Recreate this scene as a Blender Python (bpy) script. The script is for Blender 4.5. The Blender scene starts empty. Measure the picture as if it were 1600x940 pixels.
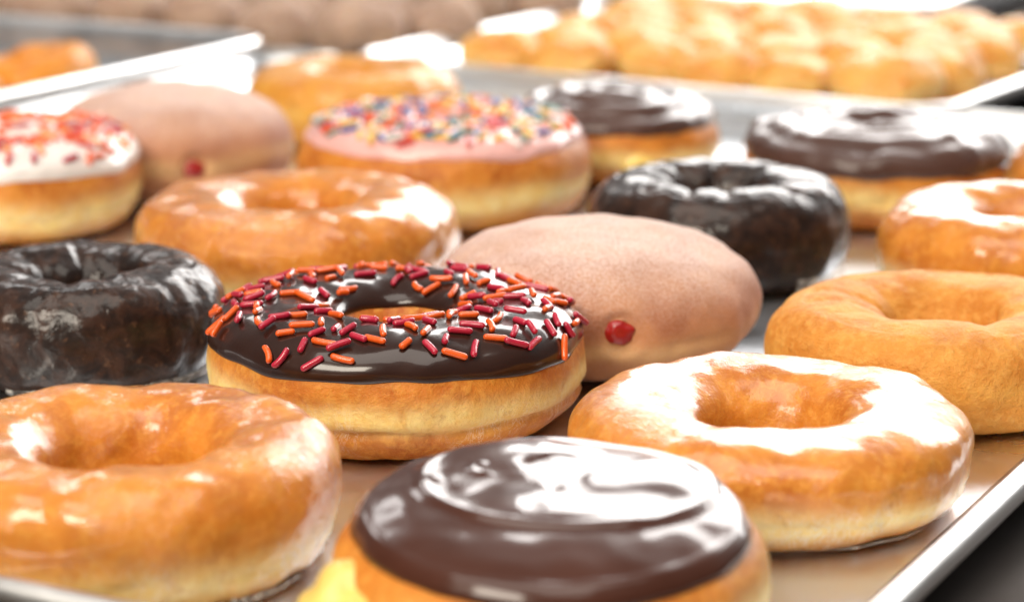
import bpy, math, random
from mathutils import Vector, Matrix, noise, Euler

sc = bpy.context.scene
COL = sc.collection
# ---------------------------------------------------------------- camera
F, YH, CAM_H = 3700.0, -450.0, 0.17
PITCH = math.atan((470 - YH) / F)
cam_d = bpy.data.cameras.new('camera')
cam_d.sensor_width = 36; cam_d.lens = F / 1600 * 36
cam_d.clip_start = .01; cam_d.clip_end = 60
cam_d.dof.use_dof = True; cam_d.dof.focus_distance = .545; cam_d.dof.aperture_fstop = 11
cam = bpy.data.objects.new('camera', cam_d); COL.objects.link(cam)
cam.location = (0, 0, CAM_H); cam.rotation_euler = (math.pi / 2 - PITCH, 0, 0)
sc.camera = cam
# ---------------------------------------------------------------- light
w = bpy.data.worlds.new('World'); sc.world = w; w.use_nodes = True
bg = w.node_tree.nodes['Background']
bg.inputs[0].default_value = (1.0, .96, .92, 1)
# a lit kitchen: dim at eye level, brighter ceiling
wt = w.node_tree; wc = wt.nodes.new('ShaderNodeTexCoord'); wx = wt.nodes.new('ShaderNodeSeparateXYZ'); wm = wt.nodes.new('ShaderNodeMapRange')
wt.links.new(wc.outputs['Generated'], wx.inputs[0]); wt.links.new(wx.outputs['Z'], wm.inputs[0])
for i_, v_ in enumerate((.30, .95, .13, .30)): wm.inputs[i_ + 1].default_value = v_
wt.links.new(wm.outputs[0], bg.inputs[1])
sc.view_settings.view_transform = 'Standard'; sc.view_settings.look = 'None'
sc.view_settings.exposure = -0.04; sc.view_settings.gamma = 1
sc.cycles.use_denoising = True
sc.cycles.max_bounces = 8; sc.cycles.transparent_max_bounces = 8

def area(name, loc, target, sx, sy, power, color):
    d = bpy.data.lights.new(name, 'AREA'); d.shape = 'RECTANGLE'; d.size = sx; d.size_y = sy
    d.energy = power; d.color = color
    o = bpy.data.objects.new(name, d); COL.objects.link(o); o.location = loc
    o.rotation_euler = (Vector(target) - Vector(loc)).to_track_quat('-Z', 'Y').to_euler()
    return o
area('window_light', (.88, 2.6, .93), (0, .6, 0), 1.95, 1.15, 60, (1.0, .97, .94))
area('back_light', (-.75, 2.6, 1.15), (0, .7, 0), .5, .35, 3, (1.0, .98, .96))
area('overhead_fill', (-.15, .25, 1.7), (0, .7, 0), 1.7, 1.2, 26, (1.0, .93, .84))  # soft fill lamp added overhead to brighten tray rims and tops
area('front_light', (-.8, -.6, 1.0), (0, .5, 0), .6, .6, 25, (1.0, .90, .76))

def pix(x, y, z=0.):
    dx = (x - 800) / F; dv = -(y - 470) / F
    d = (dx, math.cos(PITCH) + dv * math.sin(PITCH), -math.sin(PITCH) + dv * math.cos(PITCH))
    t = (z - CAM_H) / d[2]
    return Vector((d[0] * t, d[1] * t, z))
TA = math.radians(28.5)           # direction the trays lie in
def st(s, t, z=0.):               # s along the tray, t across it
    return Vector((s * math.sin(TA) + t * math.cos(TA), s * math.cos(TA) - t * math.sin(TA), z))
def lerp(a, b, t): return a + (b - a) * t
def sstep(a, b, x):
    x = min(1, max(0, (x - a) / (b - a))); return x * x * (3 - 2 * x)

# ---------------------------------------------------------------- materials
class N:
    def __init__(s, name):
        s.m = bpy.data.materials.new(name); s.m.use_nodes = True
        s.t = s.m.node_tree; s.b = s.t.nodes['Principled BSDF']
        s.co = s.t.nodes.new('ShaderNodeTexCoord').outputs['Object']
    def link(s, a, b): s.t.links.new(a, b)
    def setv(s, inp, v):
        if hasattr(v, 'is_linked') or isinstance(v, bpy.types.NodeSocket): s.link(v, inp)
        else: inp.default_value = v if not isinstance(v, tuple) or len(v) != 3 or inp.type != 'RGBA' else (*v, 1)
    def noise(s, scale, detail=3, rough=.55, dist=0, co=None, stretch=None):
        n = s.t.nodes.new('ShaderNodeTexNoise'); n.inputs['Scale'].default_value = scale
        n.inputs['Detail'].default_value = detail; n.inputs['Roughness'].default_value = rough
        n.inputs['Distortion'].default_value = dist
        c = co or s.co
        if stretch:
            mp = s.t.nodes.new('ShaderNodeMapping'); mp.inputs['Scale'].default_value = stretch
            s.link(c, mp.inputs['Vector']); c = mp.outputs[0]
        s.link(c, n.inputs['Vector']); return n.outputs['Fac']
    def voronoi(s, scale, feature='F1', rnd=1.):
        n = s.t.nodes.new('ShaderNodeTexVoronoi'); n.feature = feature
        n.inputs['Scale'].default_value = scale; n.inputs['Randomness'].default_value = rnd
        s.link(s.co, n.inputs['Vector']); return n.outputs['Distance']
    def attr(s, name):
        n = s.t.nodes.new('ShaderNodeAttribute'); n.attribute_name = name; return n.outputs['Fac']
    def math(s, op, a, b=0.):
        n = s.t.nodes.new('ShaderNodeMath'); n.operation = op
        s.setv(n.inputs[0], a); s.setv(n.inputs[1], b); return n.outputs[0]
    def ramp(s, fac, lo, hi, a=0., b=1.):
        n = s.t.nodes.new('ShaderNodeMapRange'); n.interpolation_type = 'SMOOTHSTEP'
        s.setv(n.inputs[0], fac)
        for i, v in enumerate((lo, hi, a, b)): n.inputs[i + 1].default_value = v
        return n.outputs[0]
    def mix(s, fac, a, b):
        n = s.t.nodes.new('ShaderNodeMix'); n.data_type = 'RGBA'
        s.setv(n.inputs[0], fac); s.setv(n.inputs[6], a); s.setv(n.inputs[7], b); return n.outputs[2]
    def bump(s, h, dist, strength=1., prev=None):
        n = s.t.nodes.new('ShaderNodeBump'); n.inputs['Distance'].default_value = dist
        s.setv(n.inputs['Strength'], strength); s.link(h, n.inputs['Height'])
        if prev is not None: s.link(prev, n.inputs['Normal'])
        return n.outputs[0]
    def p(s, **k):
        for a, v in k.items():
            s.setv(s.b.inputs[a.replace('_', ' ')], v)

def mat_dough(name, dark, mid, light, belt, rough=.5, coat=0., coat_rough=.15, grain=.00025, film=0., sss=.22, flake=0.):
    n = N(name)
    big = n.noise(55, 3, .6); fine = n.noise(420, 4, .65); speck = n.noise(1500, 2, .6)
    c = n.mix(n.ramp(big, .32, .66), dark, mid)
    c = n.mix(n.ramp(fine, .42, .72, 0, .55), c, light)
    c = n.mix(n.ramp(speck, .58, .75, 0, .22), c, (dark[0] * .6, dark[1] * .5, dark[2] * .5))
    bf = n.math('MULTIPLY', n.attr('belt'), n.ramp(n.noise(70, 4, .65, .6, stretch=(1, 1, .5)), .28, .50, .45, 1.))
    bc = n.mix(n.ramp(n.noise(260, 3), .4, .7), belt, (belt[0] * .95, belt[1] * .84, belt[2] * .66))
    c = n.mix(bf, c, bc)
    c = n.mix(n.ramp(n.noise(190, 3, .6), .58, .74, 0, .35), c, (dark[0] * .8, dark[1] * .75, dark[2] * .7))
    nrm = n.bump(n.noise(150, 3, .6), .0006, .5); nrm = n.bump(fine, grain * 2.2, 1., nrm); nrm = n.bump(n.noise(1700, 2), grain * .7, .8, nrm)
    if film:   # whitish dried sugar film, patchy
        fl = n.ramp(n.noise(130, 5, .7, 1.2), .50, .72, 0, film)
        c = n.mix(fl, c, (.86, .72, .55))
    if flake:  # crinkled, cracked sugar film low on the side
        rid = n.noise(190, 4, .72, 2.0, stretch=(1.6, 1.6, .55))
        ridge = n.ramp(n.math('ABSOLUTE', n.math('SUBTRACT', rid, .5)), .0, .035, 1., 0.)
        zone = n.math('MULTIPLY', n.attr('low'), n.ramp(n.noise(45, 2), .45, .62))
        fk = n.math('MULTIPLY', ridge, zone)
        c = n.mix(n.math('MULTIPLY', fk, flake), c, (.93, .86, .76))
    n.p(Base_Color=c, Roughness=rough, Normal=nrm, Subsurface_Weight=sss, Subsurface_Scale=1.)
    n.b.inputs['Subsurface Radius'].default_value = (.005, .0020, .0007)
    n.p(Specular_IOR_Level=.22)
    if coat:
        wob = n.bump(n.noise(100, 3, .55, .5), .0006, .5)
        wob = n.bump(n.noise(520, 3, .6, .5), .00022, .6, wob)
        if flake:
            wob = n.bump(fk, .0006, .9, wob)
            cr = n.noise(330, 4, .75, 1.8); pz = n.ramp(n.noise(34, 2), .50, .62)
            wob = n.bump(n.math('MULTIPLY', cr, pz), .0008, .8, wob)
        n.p(Coat_Weight=coat, Coat_IOR=1.5)
        n.setv(n.b.inputs['Coat Roughness'], n.ramp(n.noise(90, 4, .7), .35, .7, coat_rough * .55, coat_rough * 1.7))
        n.link(wob, n.b.inputs['Coat Normal'])
    return n.m

M = {}
M['yeast'] = mat_dough('yeast_dough', (.42, .100, .010), (.64, .22, .026), (.78, .37, .070), (.92, .70, .28), rough=.48, coat=.12, coat_rough=.3, flake=.5)
M['glazed'] = mat_dough('glazed_dough', (.50, .145, .013), (.71, .255, .030), (.80, .37, .060), (.91, .70, .28), rough=.45, coat=1., coat_rough=.07, grain=.00012, film=.04, flake=.8)
M['glazed_pale'] = mat_dough('pale_glazed_dough', (.50, .145, .012), (.70, .26, .032), (.80, .38, .07), (.92, .72, .33), rough=.4, coat=.9, coat_rough=.15, grain=.00012, film=.05, flake=.8)
M['cake'] = mat_dough('plain_cake_dough', (.58, .205, .028), (.73, .33, .065), (.80, .44, .115), (.76, .37, .08), rough=.62, coat=.0, grain=.0004, sss=.25)
M['cake_glazed'] = mat_dough('amber_cake_dough', (.60, .22, .025), (.74, .33, .045), (.80, .42, .07), (.82, .48, .10), rough=.45, coat=.5, coat_rough=.25, grain=.0003)

def mat_jelly_dough():
    n = N('sugared_dough')
    fine = n.noise(1300, 5, .8); big = n.noise(60, 3)
    dough = n.mix(n.ramp(big, .4, .65), (.38, .110, .022), (.52, .19, .045))
    dough = n.mix(n.math('MULTIPLY', n.attr('belt'), .7), dough, (.80, .52, .22))
    sugar = n.math('MULTIPLY', n.ramp(fine, .36, .62, .30, 1.), n.math('ADD', n.math('MULTIPLY', n.attr('up'), .78), n.math('MULTIPLY', big, .22)))
    c = n.mix(sugar, dough, (.84, .66, .60))
    c = n.mix(n.ramp(n.noise(1500, 4, .8), .54, .70, 0, .5), c, (.42, .17, .08))
    c = n.mix(n.ramp(n.noise(38, 3, .6), .45, .62, 0, .35), c, (.46, .20, .09))
    nrm = n.bump(n.noise(1800, 3, .7), .0004); nrm = n.bump(n.noise(300, 3), .00015, .6, nrm)
    n.p(Base_Color=c, Roughness=.72, Normal=nrm, Subsurface_Weight=.2, Sheen_Weight=.25, Sheen_Roughness=.4)
    n.b.inputs['Subsurface Radius'].default_value = (.005, .0025, .0012)
    return n.m
M['jelly_dough'] = mat_jelly_dough()

def mat_dark_cake():
    n = N('chocolate_cake_dough')
    a = n.noise(140, 5, .7, .6); b = n.noise(700, 4, .7); fl = n.noise(75, 5, .75, 1.5)
    c = n.mix(n.ramp(a, .4, .65), (.012, .005, .003), (.044, .018, .010))
    c = n.mix(n.ramp(fl, .58, .78, 0, .10), c, (.12, .085, .065))
    c = n.mix(n.ramp(n.noise(330, 3, .7), .60, .72, 0, .8), c, (.11, .050, .024))
    nrm = n.bump(a, .0010, .8); nrm = n.bump(b, .0004, .8, nrm)
    n.p(Base_Color=c, Roughness=.5, Normal=nrm, Coat_Weight=.85, Coat_IOR=1.36, Specular_IOR_Level=.12)
    n.setv(n.b.inputs['Coat Roughness'], n.ramp(n.noise(160, 4, .7), .35, .7, .06, .24))
    n.link(n.bump(n.noise(200, 4, .6, .8), .0006, .6), n.b.inputs['Coat Normal'])
    return n.m
M['dark_cake'] = mat_dark_cake()

def mat_choc(name, col, col2, rough=.28, coat=1., cr=.07, wav=.25):
    n = N(name)
    c = n.mix(n.ramp(n.noise(60, 3), .35, .7), col, col2)
    c = n.mix(n.ramp(n.noise(1100, 2), .68, .78, 0, .35), c, (col2[0] * 2, col2[1] * 2, col2[2] * 2))
    n.p(Base_Color=c, Roughness=rough, Coat_Weight=coat, Coat_IOR=1.33, Specular_IOR_Level=.2,
        Normal=n.bump(n.noise(900, 3), .00006, .7))
    n.setv(n.b.inputs['Coat Roughness'], n.ramp(n.noise(50, 3), .35, .7, cr * .6, cr * 1.8))
    n.link(n.bump(n.noise(95, 2, .5, .5), .0008, wav), n.b.inputs['Coat Normal'])
    return n.m
M['choc'] = mat_choc('dark_chocolate_icing', (.024, .0085, .0055), (.032, .012, .0075))
M['milk_choc'] = mat_choc('milk_chocolate_icing', (.056, .0165, .0085), (.066, .0200, .0105), rough=.3, cr=.10, wav=.05)
M['mid_choc'] = mat_choc('soft_chocolate_icing', (.070, .030, .021), (.085, .038, .027), rough=.42, cr=.26, wav=.2)

def mat_plain(name, col, rough=.4, coat=0., sss=0., bump=0., bs=600, **k):
    n = N(name)
    c = n.mix(n.ramp(n.noise(bs * .4, 3), .35, .7), col, tuple(v * .88 for v in col))
    n.p(Base_Color=c, Roughness=rough, Coat_Weight=coat, Subsurface_Weight=sss, **k)
    n.b.inputs['Subsurface Radius'].default_value = (.003, .0015, .001)
    if bump: n.link(n.bump(n.noise(bs, 3), bump), n.b.inputs['Normal'])
    return n.m
M['pink_icing'] = mat_plain('pink_icing', (.86, .48, .44), .35, .5, .25, .0003, 300)
M['white_icing'] = mat_plain('white_icing', (.88, .82, .78), .35, .6, .2, .0003, 300)
M['jelly'] = mat_plain('red_jelly', (.34, .007, .006), .3, .35, .35, .0005, 250)
M['custard'] = mat_plain('yellow_custard', (.90, .66, .17), .4, .4, .4, .0004, 250)
SPR = {'orange': (.84, .115, .008), 'magenta': (.48, .012, .045), 'red': (.62, .03, .02), 'yellow': (.90, .58, .06),
       'blue': (.03, .12, .42), 'white': (.88, .84, .80), 'pink': (.86, .30, .36), 'green': (.09, .24, .20), 'light_orange': (.9, .32, .07)}
for k, v in SPR.items():
    M['spr_' + k] = mat_plain(k + '_sprinkle_sugar', v, .34, .45, .12, .00012, 1500)
n = N('sugar_glaze_film')
fac = n.ramp(n.noise(260, 4, .7, 1.), .35, .62, .0, 1.)
n.p(Base_Color=(.93, .88, .80), Roughness=.22, Coat_Weight=1., Coat_Roughness=.1,
    Normal=n.bump(n.noise(500, 3, .7), .0006), Alpha=n.ramp(n.noise(260, 4, .7, 1.), .42, .72, .04, .55))
M['film'] = n.m

def mat_metal(name, col, r0, r1, scratches=True, bump=.00002):
    n = N(name)
    c = n.mix(n.ramp(n.noise(9, 4, .6), .35, .7), col, tuple(v * .88 for v in col))
    c = n.mix(n.ramp(n.noise(40, 5, .7, .6), .60, .75, 0, .2), c, (col[0] * .72, col[1] * .64, col[2] * .56))
    r = n.ramp(n.noise(14, 5, .65), .3, .7, r0, r1)
    nrm = n.bump(n.noise(220, 4, .6, stretch=(1, .12, 1)), bump * 3, .6)
    nrm = n.bump(n.noise(28, 2), .0012, .35, nrm)
    n.p(Base_Color=c, Metallic=1., Roughness=r, Normal=nrm)
    return n.m
M['tray'] = mat_metal('worn_aluminium', (.86, .89, .93), .24, .46)
M['rim'] = mat_metal('polished_aluminium_rim', (.92, .92, .92), .30, .48)
n = N('dark_counter')
n.p(Base_Color=n.mix(n.ramp(n.noise(6, 4), .35, .7), (.030, .022, .018), (.055, .042, .035)), Roughness=n.ramp(n.noise(20, 4), .3, .7, .5, .7), Specular_IOR_Level=.25)
M['counter'] = n.m

# ---------------------------------------------------------------- mesh helpers
def mesh_obj(name, verts, faces, mat, parent=None, attrs=None, smooth=True):
    me = bpy.data.meshes.new(name); me.from_pydata([tuple(v) for v in verts], [], faces); me.update()
    if smooth: me.polygons.foreach_set('use_smooth', [True] * len(me.polygons))
    me.materials.append(mat)
    for k, vals in (attrs or {}).items():
        a = me.attributes.new(k, 'FLOAT', 'POINT'); a.data.foreach_set('value', vals)
    o = bpy.data.objects.new(name, me); COL.objects.link(o)
    if parent: o.parent = parent
    return o
def thing(name, label, cat, loc, rz=0., group=None, tilt=(0, 0)):
    o = bpy.data.objects.new(name, None); COL.objects.link(o); o.empty_display_size = .02
    o.location = loc; o.rotation_euler = (tilt[0], tilt[1], rz)
    o['label'] = label; o['category'] = cat
    if group: o['group'] = group
    return o
def grid(fn, nu, nv, wrap_u=True, wrap_v=False):
    V = [fn(i, j) for i in range(nu) for j in range(nv)]; Fc = []
    for i in range(nu if wrap_u else nu - 1):
        for j in range(nv if wrap_v else nv - 1):
            a = i * nv + j; b = ((i + 1) % nu) * nv + j
            c = ((i + 1) % nu) * nv + (j + 1) % nv; d = i * nv + (j + 1) % nv
            Fc.append((a, b, c, d))
    return V, Fc
def sp(v, e): return math.copysign(abs(v) ** e, v)

class Dough:
    """A ring or a filled round of dough; phi 0 = outer side, 90 deg = top."""
    def __init__(s, D, h, hole=0., seed=0, ex=.85, ez=.85, low=.015, mid=.0006, lobes=0., crease=.0008, crease_at=-.25,
                 belt_at=-.05, belt_w=.26, fine=.0, top_dip=0., taper=0.):
        s.D, s.h, s.seed, s.ex, s.ez, s.low, s.mid, s.lobes = D, h, seed, ex, ez, low, mid, lobes
        s.solid = hole == 0; s.b = h / 2; s.crease = crease; s.crease_at = crease_at; s.taper = taper
        s.dent = None; s.belt_at, s.belt_w, s.fine, s.top_dip = belt_at, belt_w, fine, top_dip
        if s.solid: s.R0, s.a = 0., D / 2
        else: s.R0 = (D + hole) / 4; s.a = (D - hole) / 4
        s.o = Vector((seed * 7.31, seed * 3.77, seed * 1.93))
    def pt(s, th, phi, off=0.):
        c, n_ = math.cos(phi), math.sin(phi)
        x = sp(c, s.ex) * (s.a + off); z = sp(n_, s.ez) * (s.b + off)
        ct, st_ = math.cos(th), math.sin(th)
        q = Vector((ct * 1.1, st_ * 1.1, 0)) + s.o
        rho = s.R0 + x
        rho *= 1 + s.low * (noise.noise(q) * 1.6 + .5 * noise.noise(q * 2.3))
        rho *= 1 + s.taper * z / s.b
        z *= 1 + s.low * .9 * noise.noise(q * 1.3 + Vector((9, 2, 4)))
        if s.lobes and c < .35:
            k = sstep(.35, -.6, c)
            fold = abs(noise.noise(Vector((ct * 1.5, st_ * 1.5, n_ * 1.2)) + s.o * 2))
            rho += s.lobes * k * (.28 - fold) * 2.2 * (1 if rho > .001 else .3)
            z -= s.lobes * .6 * sstep(.25, .0, fold) * sstep(.2, 1, n_)
            rho = max(rho, .0012)
        P = Vector((ct * rho, st_ * rho, z))
        d = s.mid * 2.0 * noise.noise(P * 60 + s.o) + s.mid * noise.noise(P * 150 + s.o)
        if s.fine: d += s.fine * noise.fractal(P * 420 + s.o, 1., 2., 3)
        cz = s.crease_at + .12 * noise.noise(q * 1.7 + Vector((3, 3, 3)))
        if c > 0 or not s.solid:
            zz = z / s.b
            amt = .5 + 1.2 * noise.noise(q * 2.1 + Vector((5, 1, 8)))
            d -= s.crease * max(0, amt) * math.exp(-((zz - cz) / .07) ** 2) * (1 if c > 0 else 0)
        nx = c if not s.solid else c
        P += Vector((ct * nx, st_ * nx, n_)) * d
        if s.top_dip: P.z -= s.top_dip * sstep(.7, 0, rho / (s.D / 2)) * (1 if n_ > 0 else 0)
        P.z += s.b * .955
        if s.dent:
            e_ = (P - s.dent[0]).length / s.dent[1]
            if e_ < 1: P -= Vector((ct, st_, 0)) * s.dent[2] * sstep(1, .45, e_)
        if P.z < .0009: P.z = .0009 - (.0009 - P.z) * .08
        P.z = max(P.z, .0004)
        return P
    def normal(s, th, phi, off=0.):
        e = .02; a = s.pt(th + e, phi, off) - s.pt(th - e, phi, off); b = s.pt(th, phi + e, off) - s.pt(th, phi - e, off)
        n_ = a.cross(b); return n_.normalized() if n_.length > 1e-12 else Vector((0, 0, 1))
    def build(s, mat, parent, nu=192, nv=96, name='dough'):
        if s.solid:
            phis = [-math.pi / 2 + math.pi * j / (nv - 1) for j in range(nv)]
            phis[0] += .001; phis[-1] -= .001
            V, Fc = grid(lambda i, j: s.pt(2 * math.pi * i / nu, phis[j]), nu, nv)
            V.append(s.pt(0, -math.pi / 2)); V.append(s.pt(0, math.pi / 2))
            for i in range(nu):
                Fc.append((((i + 1) % nu) * nv, i * nv, nu * nv)); Fc.append((i * nv + nv - 1, ((i + 1) % nu) * nv + nv - 1, nu * nv + 1))
        else:
            V, Fc = grid(lambda i, j: s.pt(2 * math.pi * i / nu, 2 * math.pi * j / nv), nu, nv, True, True)
        belt, lw, up = [], [], []
        for v in V:
            z = (v.z - s.b) / s.b; r = math.hypot(v.x, v.y) / (s.D / 2)
            q = Vector((v.x, v.y, 0)) * 22 + s.o
            bw = s.belt_w * (1 + .5 * noise.noise(q))
            k = math.exp(-((z - s.belt_at - .20 * noise.noise(q * .9) - .08 * noise.noise(q * 3)) / bw) ** 2) * sstep(.72, .86, r)
            belt.append(k); lw.append(sstep(.2, -.5, z) * sstep(.6, .85, r)); up.append(sstep(-.15, .95, z))
        return mesh_obj(name, V, Fc, mat, parent, {'belt': belt, 'low': lw, 'up': up})
    def ice_off(s, t, th_): return -.0007 + (th_ + .0007) * (max(0, 1 - abs(2 * t - 1) ** 7)) ** .5
    def icing(s, mat, parent, thick=.0016, out=.25, wav=.08, inn=2.9, nu=256, nv=72, bump_fn=None, name='icing'):
        """Icing shell from phi=inn (in the hole) or the pole to phi=out(theta)."""
        s.ic = (thick, out, wav, inn, bump_fn)
        V, Fc = grid(lambda i, j: s.ipt(2 * math.pi * i / nu, (1 - math.cos(math.pi * j / (nv - 1))) / 2 if not s.solid else (j / (nv - 1)) ** .8), nu, nv)
        if s.solid:
            V.append(s.ipt(0, 0)); k = nu * nv
            for i in range(nu): Fc.append((((i + 1) % nu) * nv, i * nv, k))
        return mesh_obj(name, V, [f[::-1] for f in Fc], mat, parent)
    def ipt(s, th, t):
        thick, out, wav, inn, bf = s.ic
        q = Vector((math.cos(th) * 1.6, math.sin(th) * 1.6, 4)) + s.o
        po = out + wav * 2 * noise.noise(q) + wav * noise.noise(q * 2.7)
        if s.solid:
            phi = lerp(math.pi / 2 - .001, po, t); off = s.ice_off(.5 + t / 2, thick)
        else:
            phi = lerp(inn, po, t); off = s.ice_off(t, thick)
        P = s.pt(th, phi, off)
        if bf: P.z += bf(P.x, P.y, t) * sstep(1., .85, t)
        return P

# ---------------------------------------------------------------- sprinkles
def capsule_mesh(name, L, r, bend, mat, seg=10):
    rings = []; half = L / 2 - r
    prof = [(-half - r * math.cos(a), r * math.sin(a)) for a in [i * math.pi / 8 for i in range(0, 5)]]
    prof += [(-half + 2 * half * i / 4, r) for i in range(1, 4)]
    prof += [(half + r * math.sin(a), r * math.cos(a)) for a in [i * math.pi / 8 for i in range(0, 5)]]
    V, Fc = [], []
    for x, rr in prof:
        rr = max(rr, r * .02); dy = bend * (x / L) ** 2
        for k in range(seg):
            a = 2 * math.pi * k / seg; V.append((x, dy + rr * math.cos(a), rr * math.sin(a)))
    m_ = len(prof)
    for i in range(m_ - 1):
        for k in range(seg):
            Fc.append((i * seg + k, i * seg + (k + 1) % seg, (i + 1) * seg + (k + 1) % seg, (i + 1) * seg + k))
    Fc.append(tuple(range(seg))[::-1]); Fc.append(tuple((m_ - 1) * seg + k for k in range(seg)))
    me = bpy.data.meshes.new(name); me.from_pydata(V, [], Fc); me.update()
    me.polygons.foreach_set('use_smooth', [True] * len(me.polygons)); me.materials.append(mat)
    return me, V, Fc
def sprinkles(d, icing, root, count, cols, weights, seed, L=.0052, r=.00078, mind=.0034, tr=(.06, .9), clump=.0):
    rnd = random.Random(seed)
    protos = {c: [capsule_mesh('sprinkle', L * k, r, b * L, M['spr_' + c]) for k, b in ((1, 0), (.93, .35), (1.08, -.12), (.82, .1))] for c in cols}
    spots = []; tries = 0
    rmat = Euler(root.rotation_euler).to_matrix()
    while len(spots) < count and tries < count * 200:
        tries += 1
        th = rnd.uniform(0, 2 * math.pi); t = rnd.uniform(*tr)
        P = d.ipt(th, t); rr = math.hypot(P.x, P.y) / (d.D / 2)
        ar = (d.ipt(th, min(.98, t + .02)) - d.ipt(th, t - .02)).length / .04 * rr
        if rnd.random() > ar / .075: continue
        if any((P - q[0]).length < mind for q in spots): continue
        e = .012
        a = d.ipt(th + e * 3, t) - d.ipt(th - e * 3, t); b = d.ipt(th, min(.97, t + e)) - d.ipt(th, max(.02, t - e))
        nn = a.cross(b)
        if nn.length < 1e-12: continue
        nn.normalize()
        if nn.z < 0 and t > .5 or nn.dot(Vector((P.x, P.y, .02))) < 0 and t > .5: nn = -nn
        if t <= .5 and nn.z < 0: nn = -nn
        tx = a.normalized(); ty = nn.cross(tx); an = rnd.uniform(0, 2 * math.pi)
        X = (tx * math.cos(an) + ty * math.sin(an) + nn * rnd.uniform(-.10, .10)).normalized(); Zv = (nn - X * nn.dot(X)).normalized(); Y = Zv.cross(X)
        lift = r * rnd.uniform(.55, .95)
        if d.solid is False and any((P - q[0]).length < mind * 1.25 for q in spots) and rnd.random() < .3: lift += r * .8
        pos = P + nn * lift
        k_ = rnd.uniform(.72, 1.06) if rnd.random() < .35 else rnd.uniform(.94, 1.06)
        mt = Matrix((X * k_, Y, Zv)).transposed().to_4x4(); mt.translation = pos
        wp = root.location + rmat @ pos
        spots.append((P, mt, rnd.choices(cols, weights)[0], rnd.randrange(4), (wp - cam.location).length))
    spots.sort(key=lambda q: q[4])
    for P, mt, c, k, _ in spots[:100]:
        o = bpy.data.objects.new('sprinkle', protos[c][k][0]); COL.objects.link(o); o.parent = icing
        o.matrix_local = mt
    rest = spots[100:]
    if rest:
        V, Fc, mi = [], [], []; mats = list(cols)
        for P, mt, c, k, _ in rest:
            b0 = len(V); V += [mt @ Vector(v) for v in protos[c][k][1]]
            for f in protos[c][k][2]: Fc.append(tuple(q + b0 for q in f)); mi.append(mats.index(c))
        o = mesh_obj('sprinkles', V, Fc, M['spr_' + mats[0]], icing)
        for c in mats[1:]: o.data.materials.append(M['spr_' + c])
        o.data.polygons.foreach_set('material_index', mi); o['kind'] = 'stuff'

def glaze_skirt(d, parent, a0, a1, seed, reach=.003, top=-.55):
    """Thin crinkled sheet of dried glaze that ran down and set against the tray."""
    rnd = random.Random(seed); nu, nv = 140, 10
    def f(i, j, k):
        u = i / (nu - 1); th = lerp(a0, a1, u); v = j / (nv - 1)
        P = d.pt(th, top - .25 * v, .0006 + k)
        env = math.sin(math.pi * u) ** .5
        w_ = .5 + .8 * noise.noise(Vector((th * 4.1, seed, 0))) + .35 * noise.noise(Vector((th * 13, seed, 3)))
        r = math.hypot(P.x, P.y); r2 = r + reach * env * max(0, w_) * v ** 1.5 + .0003 * noise.noise(Vector((th * 40, v * 3, seed)))
        z = lerp(P.z, .0007 + k, v ** .8) if v > 0 else P.z
        return Vector((P.x / r * r2, P.y / r * r2, max(z, .0005 + k)))
    A, Fa = grid(lambda i, j: f(i, j, .00025), nu, nv, False); B, Fb = grid(lambda i, j: f(i, j, 0.), nu, nv, False)
    nA = len(A); Fc = Fa + [tuple(q + nA for q in x)[::-1] for x in Fb]
    bd = [i * nv for i in range(nu)] + [(nu - 1) * nv + j for j in range(1, nv)] + [i * nv + nv - 1 for i in range(nu - 2, -1, -1)] + [j for j in range(nv - 2, 0, -1)]
    for x, y in zip(bd, bd[1:] + bd[:1]): Fc.append((x, x + nA, y + nA, y))
    return mesh_obj('glaze_edge', A + B, Fc, M['film'], parent)

def blob(name, mat, parent, loc, r, seed, nu=40, nv=24, amp=.12):
    def fn(i, j):
        a = 2 * math.pi * i / nu; p = -math.pi / 2 + math.pi * (j + .02) / (nv - 1 + .04)
        v = Vector((math.cos(a) * math.cos(p), math.sin(a) * math.cos(p), math.sin(p)))
        k = 1 + amp * 2 * noise.noise(v * 1.7 + Vector((seed, 0, 0)))
        return Vector((v.x * r[0] * k, v.y * r[1] * k, v.z * r[2] * k)) + Vector(loc)
    V, Fc = grid(fn, nu, nv); Fc.append(tuple(i * nv for i in range(nu))[::-1]); Fc.append(tuple(i * nv + nv - 1 for i in range(nu)))
    return mesh_obj(name, V, Fc, mat, parent)

# ---------------------------------------------------------------- counter and trays
cv = [(-12, -3, -.0016), (12, -3, -.0016), (12, 14, -.0016), (-12, 14, -.0016)]
o = mesh_obj('counter', cv, [(0, 1, 2, 3)], M['counter'], smooth=False); o['kind'] = 'structure'

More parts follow.
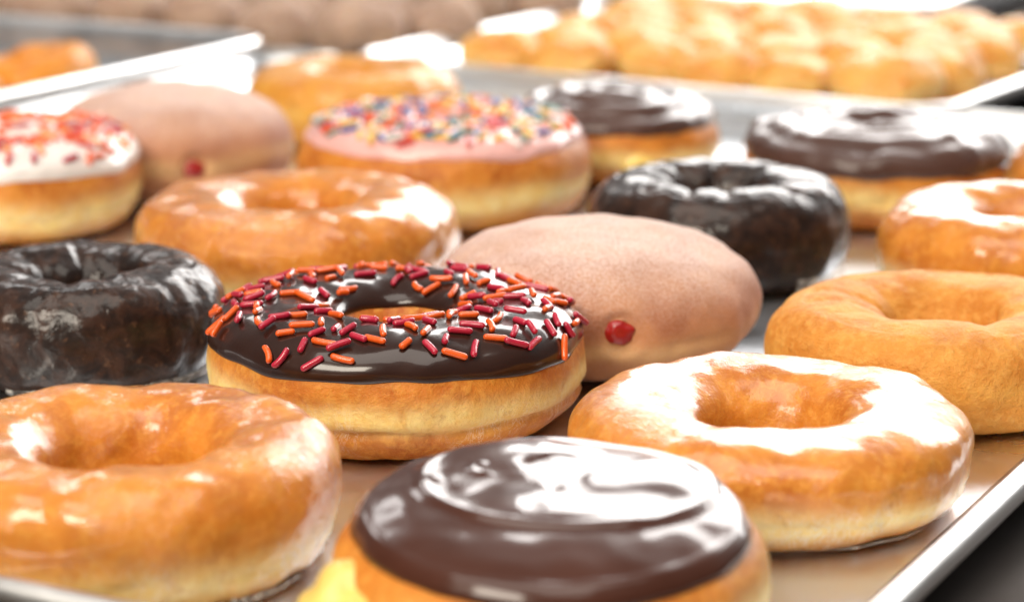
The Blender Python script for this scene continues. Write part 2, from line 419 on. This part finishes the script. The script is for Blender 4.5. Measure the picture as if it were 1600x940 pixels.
def tray(label, s0, s1, t0, t1, rot=0., z=0., rim_h=.018, group='aluminium sheet pans'):
    ctr = st((s0 + s1) / 2, (t0 + t1) / 2, z)
    root = thing('sheet_pan', label, 'tray', ctr, -TA + math.radians(rot), group)   # local y = s, local x = t
    hx, hy = (t1 - t0) / 2, (s1 - s0) / 2
    def loop(off, zz, rc, n=10):
        out = []; R = rc + off
        for cx, cy, a0 in ((hx - rc, hy - rc, 0), (-hx + rc, hy - rc, 90), (-hx + rc, -hy + rc, 180), (hx - rc, -hy + rc, 270)):
            for k in range(n + 1):
                a = math.radians(a0 + 90 * k / n); out.append(Vector((cx + R * math.cos(a), cy + R * math.sin(a), zz)))
        return out
    rc = .022; H = rim_h
    prof = [(-.0145, 0.), (-.0125, .0002), (-.0105, .0009), (-.0085, .0025)] + [(lerp(-.0076, -.0044, k / 4), lerp(.0035, H - .0015, k / 4)) for k in range(5)] + [(-.0036, H - .0006), (-.0028, H - .0002)]
    inner = prof; outer = [(x + .0006, zz - .0009) for x, zz in prof][::-1]
    P = inner + outer
    V, Fc = [], []; m_ = None
    for (x, zz) in P:
        l = loop(x, zz, rc); m_ = len(l); V += l
    for i in range(len(P) - 1):
        for k in range(m_):
            Fc.append((i * m_ + k, i * m_ + (k + 1) % m_, (i + 1) * m_ + (k + 1) % m_, (i + 1) * m_ + k))
    Fc.append(tuple(range(m_))); Fc.append(tuple((len(P) - 1) * m_ + k for k in range(m_))[::-1])
    mesh_obj('pan', V, Fc, M['tray'], root)
    for pl in root.children[0].data.polygons:
        if len(pl.vertices) > 4: pl.use_smooth = False
    rb = .0029; V, Fc = [], []; nb = 14            # rolled bead
    for k in range(nb):
        a = 2 * math.pi * k / nb; V += loop(rb * math.cos(a), H - .0012 + rb * math.sin(a), rc)
    for i in range(nb):
        for k in range(m_):
            Fc.append((i * m_ + k, ((i + 1) % nb) * m_ + k, ((i + 1) % nb) * m_ + (k + 1) % m_, i * m_ + (k + 1) % m_))
    mesh_obj('rim', V, [f[::-1] for f in Fc], M['rim'], root)
    return root
tray('wide shiny aluminium sheet pan carrying the nearest assorted doughnuts', .321, .924, -.634, -.1335, rim_h=.012)
tray('bright aluminium sheet pan behind, heaped with golden doughnut holes', .905, 1.16, -.545, -.288, rot=-3, z=.004, rim_h=.012)
tray('aluminium sheet pan nested under the one of golden doughnut holes', .920, 1.165, -.585, -.32, rot=-3, rim_h=.014)
tray('grey aluminium sheet pan in the far left, holding tan powdered doughnut holes', .952, 1.50, -1.20, -.605, rim_h=.010)
tray('grey aluminium pan at left edge, holding orange glazed cake doughnuts', .55, .940, -1.20, -.641)
tray('empty pale aluminium pan beyond the golden doughnut holes, at top right', 1.20, 1.9, -.60, -.407)

# ---------------------------------------------------------------- the doughnuts
def at(x, y, z=.014):
    p = pix(x, y, z); p.z = 0.0002; return p
rad = math.radians
# 1 chocolate ring with orange and magenta sprinkles
g = 'assorted doughnuts on the nearest tray'
r1 = thing('doughnut', 'chocolate-iced ring doughnut covered in orange and magenta sprinkles, in sharp focus', 'doughnut', at(620, 568), .4, g)
d = Dough(.0925, .0300, .0190, 3, .82, .80, .012, .0005, crease=.0020, crease_at=-.34, belt_at=-.14, belt_w=.22, taper=.02)
d.build(M['yeast'], r1)
ic = d.icing(M['choc'], r1, .0016, .36, .06, 2.45)
sprinkles(d, ic, r1, 172, ['orange', 'magenta'], [.56, .44], 5, tr=(.14, .90), mind=.0037, L=.0060, r=.00080)
# 2 glazed ring at right
r2 = thing('doughnut', 'shiny glazed ring doughnut beside the bare right side of the tray', 'doughnut', at(1202, 682), 2.1, g)
d = Dough(.0895, .0236, .029, 8, .80, .76, .015, .0006, crease=.0009, crease_at=-.35, belt_at=-.34, belt_w=.27, taper=.035)
d.build(M['glazed_pale'], r2); glaze_skirt(d, r2, -2.1 - 1.3, -2.1 + .3, 2, .0012, -.75)
# 3 filled round with milk chocolate icing, in front
p3 = pix(860, 808, .024); p3.z = .0002
r3 = thing('doughnut', 'custard-filled doughnut with smooth milk chocolate icing and a swirled top, front centre', 'doughnut', p3, 0, g, tilt=(rad(3.5), rad(0)))
d = Dough(.0815, .0275, 0, 5, .60, .66, .010, .00025, crease=.0006, crease_at=-.5, belt_at=-.12, belt_w=.32)
d.build(M['yeast'], r3, 256, 96)
def swirl(x, y, t):
    # a second, thicker pool of icing pushed to the back, with its lip and a few curls
    cx, cy, ax, ay = .0034, .0100, .0290, .0270
    q = math.hypot((x - cx) / ax, (y - cy) / ay); an = math.atan2(y - cy, x - cx)
    q += .02 * noise.noise(Vector((math.cos(an) * 1.5, math.sin(an) * 1.5, 2)))
    h = .0008 * sstep(1.06, .95, q) + .0002 * math.exp(-((q - .955) / .035) ** 2)
    h -= .0003 * sstep(.92, .35, q)
    if q < 1: h += .0005 * sstep(.0, .9, q) * math.sin(3.2 * an + 1) * sstep(1, .8, q) + .00014 * sstep(1, .7, q) * noise.noise(Vector((x * 130, y * 130 + 2 * noise.noise(Vector((x * 60, y * 60, 0))), 1)))
    for (mx, my, rr, a0, a1, am) in ((.0020, .0135, .0060, .9, 2.9, .0007), (-.0120, .0125, .0028, 1.8, 4.9, .0007), (-.0205, .0085, .0018, 2.0, 4.6, .0006), (.0150, .0035, .0080, 2.5, 3.1, .0004)):
        dx, dy = x - mx, y - my; a = math.atan2(dy, dx) % (2 * math.pi); r_ = math.hypot(dx, dy)
        if a0 - .3 < a < a1 + .3: h += am * .75 * math.exp(-((r_ - rr) / .0009) ** 2) * sstep(a0 - .3, a0 + .3, a) * sstep(a1 + .3, a1 - .3, a)
    h += .0005 * math.exp(-((math.hypot(x, y) / .0388 - .90) / .035) ** 2)
    return h
d.icing(M['milk_choc'], r3, .0024, .56, .03, nu=360, nv=150, bump_fn=swirl)
blob('custard_filling', M['custard'], r3, (-.0360, -.0150, .0112), (.0100, .0125, .0092), 4)
# 4 glazed ring, front left
r4 = thing('doughnut', 'amber glazed ring doughnut with a wet shine, cut off by the left edge in front', 'doughnut', at(198, 771), .9, g)
d = Dough(.0880, .0285, .032, 12, .80, .76, .009, .0007, crease=.0006, crease_at=-.4, belt_at=-.50, belt_w=.38, taper=.035)
d.build(M['glazed'], r4); glaze_skirt(d, r4, -.9 - .9, -.9 + .4, 7, .0016, -.7)
# 5 dark chocolate cake ring, left
r5 = thing('doughnut', 'dark glazed chocolate cake doughnut with a ragged hole, at the left edge of the tray', 'doughnut', at(133, 494), 1.9, g)
d = Dough(.0760, .0290, .019, 21, .85, .85, .015, .0007, lobes=.0014, crease=0, fine=.0002)
d.build(M['dark_cake'], r5, 256, 120); glaze_skirt(d, r5, -1.9 - 2.0, -1.9 + .6, 9, .002, -.7)
# 6 glazed ring, middle left
r6 = thing('doughnut', 'caramel brown glazed ring doughnut just behind the orange-sprinkled one', 'doughnut', at(462, 372), 3.0, g)
d = Dough(.0985, .029, .031, 31, .80, .78, .015, .0007, crease=.0006, belt_at=-.55, belt_w=.28)
d.build(M['glazed'], r6)
# 7 jelly doughnut, middle
def jelly_donut(label, loc, D, h, seed, ang, jp):
    r = thing('doughnut', label, 'doughnut', loc, 0, g)
    d = Dough(D * .975, h, 0, seed, .76, .90, .014, .0005, crease=.0005, crease_at=-.25, belt_at=-.30 if seed == 41 else -.12, belt_w=.16, taper=-.05)
    P = d.pt(ang, jp); d.dent = (P, .0072, .0020)
    d.build(M['jelly_dough'], r, 200, 100)
    N_ = Vector((math.cos(ang), math.sin(ang), 0)); P = P - N_ * .0010
    b = blob('jelly_filling', M['jelly'], r, (0, 0, 0), (.0044, .0024, .0033), 3, amp=.10)
    b.location = P - N_ * .0019; b.rotation_euler = N_.to_track_quat('Y', 'Z').to_euler()
    nu, nv = 48, 12                                                  # torn lip of dough around the filling
    def lip(i, j):
        a = 2 * math.pi * i / nu; c = 2 * math.pi * j / nv; k = 1 + .14 * noise.noise(Vector((math.cos(a) * 1.5, math.sin(a) * 1.5, seed)))
        rr = .0005 * math.cos(c)
        return Vector(((.0043 * k + rr) * math.cos(a), .0007 * math.sin(c) - .0002, (.0033 * k + rr) * math.sin(a)))
    V, Fc = grid(lip, nu, nv, True, True)
    l = mesh_obj('filling_hole', V, Fc, M['jelly_dough'], r, {'belt': [.3] * len(V), 'low': [1.] * len(V), 'up': [.2] * len(V)})
    l.location = b.location; l.rotation_euler = b.rotation_euler
    return r
jelly_donut('sugar-dusted jelly doughnut with red filling showing, in the centre of the tray', at(928, 455, .0185), .0920, .0370, 41, rad(-83), .0)
# 8 dark chocolate cake ring, back
r8 = thing('doughnut', 'dark chocolate cake doughnut with bright shine, behind the central jelly doughnut', 'doughnut', at(1122, 362), 5.2, g)
d = Dough(.0810, .0325, .022, 52, .9, .85, .012, .0006, lobes=.0018, crease=0, fine=.0002)
d.build(M['dark_cake'], r8, 220, 110); glaze_skirt(d, r8, -5.2 - 1.0, -5.2 + .7, 5, .003, -.5)
# 9 plain cake ring, right
r9 = thing('doughnut', 'plain unglazed golden cake doughnut with a dented hole, at the right edge', 'doughnut', at(1468, 536), 2.6, g)
d = Dough(.0875, .0260, .026, 61, .82, .82, .012, .0004, lobes=.0012, crease=.0002, fine=.00008)
d.build(M['cake'], r9, 256, 120)
# 10 glazed ring, far right
r10 = thing('doughnut', 'pale glazed ring doughnut cut off by the right edge, behind the plain one', 'doughnut', at(1597, 400), 1.2, g)
d = Dough(.0850, .031, .026, 71, .9, .86, .012, .0006, crease=.0006, belt_at=-.45)
d.build(M['glazed_pale'], r10)
# 11 chocolate iced ring, back right
r11 = thing('doughnut', 'chocolate-iced doughnut with a small hole and no sprinkles, at the back right corner', 'doughnut', at(1368, 268), 0, g)
d = Dough(.0920, .0295, .012, 81, .72, .80, .010, .0005, crease=.0008, belt_at=-.2, belt_w=.24)
d.build(M['yeast'], r11)
def ripples(x, y, t):
    r_ = math.hypot(x, y + .004); a = math.atan2(y, x)
    return .0008 * math.sin(r_ * 520 + a) * sstep(1, .6, t) + .0010 * noise.noise(Vector((x * 90, y * 90, 3)))
d.icing(M['mid_choc'], r11, .0026, .30, .05, 2.6, bump_fn=ripples)
# 12 chocolate iced filled round, back
r12 = thing('doughnut', 'swirled chocolate-iced filled doughnut behind the pink one, yellow filling showing', 'doughnut', at(957, 216), 0, g)
d = Dough(.0800, .0290, 0, 91, .6, .82, .010, .0005, crease=.0005, belt_at=-.2, belt_w=.2)
d.build(M['yeast'], r12)
def spiral(x, y, t):
    r_ = math.hypot(x, y); a = math.atan2(y, x)
    return .0011 * math.sin(r_ * 560 + a) * sstep(.95, .6, t) + .0015 * sstep(.7, 0, t) + .0008 * noise.noise(Vector((x * 90, y * 90, 3)))
d.icing(M['mid_choc'], r12, .0026, .42, .05, bump_fn=spiral, nv=110)
blob('custard_filling', M['custard'], r12, (.0075, -.0385, .0105), (.0055, .003, .0040), 4)
# 13 pink ring with rainbow sprinkles
r13 = thing('doughnut', 'pink-iced doughnut crowded with multicoloured sprinkles', 'doughnut', at(694, 267), 0, g)
d = Dough(.1035, .0325, .016, 101, .80, .80, .010, .0005, crease=.0008, belt_at=-.25, belt_w=.24)
d.build(M['yeast'], r13)
ic = d.icing(M['pink_icing'], r13, .0018, .62, .05, 2.8)
sprinkles(d, ic, r13, 250, ['orange', 'yellow', 'blue', 'red', 'white', 'pink', 'green', 'light_orange'], [3, 4, 4, 3, 2.5, 1, 2.5, 2], 9, tr=(.06, .84), mind=.0034, L=.0064, r=.00095)
# 14 jelly doughnut, back left
jelly_donut('pale sugar-dusted jelly doughnut behind the white-iced one, red filling low on its side', at(270, 216, .020), .0905, .0400, 111, rad(-72), -.12)
# 15 white ring with orange sprinkles
r15 = thing('doughnut', 'white-iced ring doughnut with orange and pink sprinkles, half out of frame at left', 'doughnut', at(4, 288), 0, g)
d = Dough(.0930, .0310, .022, 121, .82, .80, .012, .0006, crease=.0010, crease_at=-.3, belt_at=-.3, belt_w=.26)
d.build(M['yeast'], r15)
ic = d.icing(M['white_icing'], r15, .0022, .40, .06, 2.8)
sprinkles(d, ic, r15, 165, ['orange', 'light_orange', 'magenta', 'red'], [4, 2, 2, 2], 11, tr=(.10, .86), mind=.0037, L=.0064, r=.00095)
# 16 golden cake ring, back
r16 = thing('doughnut', 'golden cake doughnut with a narrow hole, behind the pink one at the back', 'doughnut', at(552, 160), 1.0, g)
d = Dough(.0890, .0300, .020, 131, .85, .85, .012, .0006, crease=.0004)
d.build(M['cake_glazed'], r16)
# 17 sliver at the right edge
r17 = thing('doughnut', 'glazed doughnut of which only a sliver shows at the right edge, beside the chocolate one', 'doughnut', at(1778, 300), 1.0, g)
d = Dough(.0870, .0320, .024, 141, .85, .85, .012, .0006)
d.build(M['glazed'], r17, 128, 64)

# ---------------------------------------------------------------- doughnut holes and rings on the trays behind
def copies(proto, spots, rnd, group, zs=(.92, 1.08)):
    for i, (p, lab) in enumerate(spots):
        if i == 0: o = proto
        else:
            o = proto[i % len(proto)].copy() if isinstance(proto, list) else proto.copy(); COL.objects.link(o)
        o.location = p; o.rotation_euler = (0, 0, rnd.uniform(0, 6.28))
        k = rnd.uniform(*zs); o.scale = (k, k, k * rnd.uniform(.94, 1.05))
rnd = random.Random(4)
def hole_thing(label, cat, mat, D, h, seed, group):
    d = Dough(D, h, 0, seed, .95, .95, .03, .0014, crease=.0008, belt_at=-.1, belt_w=.2)
    o = d.build(mat, None, 48, 28, 'doughnut_hole'); o['label'] = label; o['category'] = cat; o['group'] = group
    return o
def scatter(protos, spots):
    used = set()
    for p in spots:
        k = rnd.randrange(len(protos))
        o = protos[k] if k not in used else protos[k].copy()
        if k in used: COL.objects.link(o)
        used.add(k); o.location = p; s_ = rnd.uniform(.92, 1.08)
        o.rotation_euler = (rnd.uniform(-.15, .15), rnd.uniform(-.15, .15), rnd.uniform(0, 6.28)); o.scale = (s_, s_ * rnd.uniform(.93, 1.05), s_)
gm = 'golden doughnut holes heaped on the bright tray'
M['gold_hole'] = mat_dough('golden_hole_dough', (.70, .29, .045), (.85, .46, .11), (.90, .58, .20), (.90, .62, .24), rough=.5, coat=.25, coat_rough=.35, sss=.6)
gp = [hole_thing('golden glazed doughnut hole heaped on the bright tray behind', 'doughnut hole', M['gold_hole'], .040, .024, 200 + k, gm) for k in range(4)]
spots = []
for i in range(6):
    for j in range(6):
        s_ = .947 + .035 * i - .0022 * j + rnd.uniform(-.004, .004); t_ = -.510 + .0362 * j + (.008 if i % 2 else -.004) + rnd.uniform(-.004, .004)
        spots.append(st(s_, t_, .0046 + rnd.uniform(0, .003)))
scatter(gp, spots)
gm = 'tan powdered doughnut holes in rows on the far pan'
M['tan_hole'] = mat_dough('tan_hole_dough', (.36, .23, .17), (.54, .38, .29), (.66, .50, .41), (.54, .38, .29), rough=.8, grain=.0004)
tp = [hole_thing('tan powdered doughnut hole in a row on the far grey pan', 'doughnut hole', M['tan_hole'], .042, .034, 210 + k, gm) for k in range(4)]
spots = []
for i in range(6):
    for j in range(11):
        s_ = .977 + .052 * i + rnd.uniform(-.004, .004); t_ = -1.09 + .0475 * j + rnd.uniform(-.004, .004) + (.02 if i % 2 else 0)
        spots.append(st(s_, t_, .0006))
scatter(tp, spots)
M['orange_cake'] = mat_dough('orange_cake_dough', (.60, .18, .015), (.80, .30, .025), (.86, .42, .06), (.86, .42, .06), rough=.5, coat=.3, coat_rough=.3)
gm = 'orange cake doughnuts on the left pan'
rp = []
for k in range(2):
    d = Dough(.062, .022, .014, 220 + k, .85, .85, .02, .0012, lobes=.002, crease=.0)
    o = d.build(M['orange_cake'], None, 80, 40, 'doughnut'); o['label'] = 'orange glazed cake doughnut on the pan at the left edge, out of focus'; o['category'] = 'doughnut'; o['group'] = gm
    rp.append(o)
spots = []
for i in range(3):
    for j in range(4):
        spots.append(st(.690 + .066 * i + rnd.uniform(-.005, .005), -.890 + .067 * j + rnd.uniform(-.005, .005), .0004))
scatter(rp, spots)
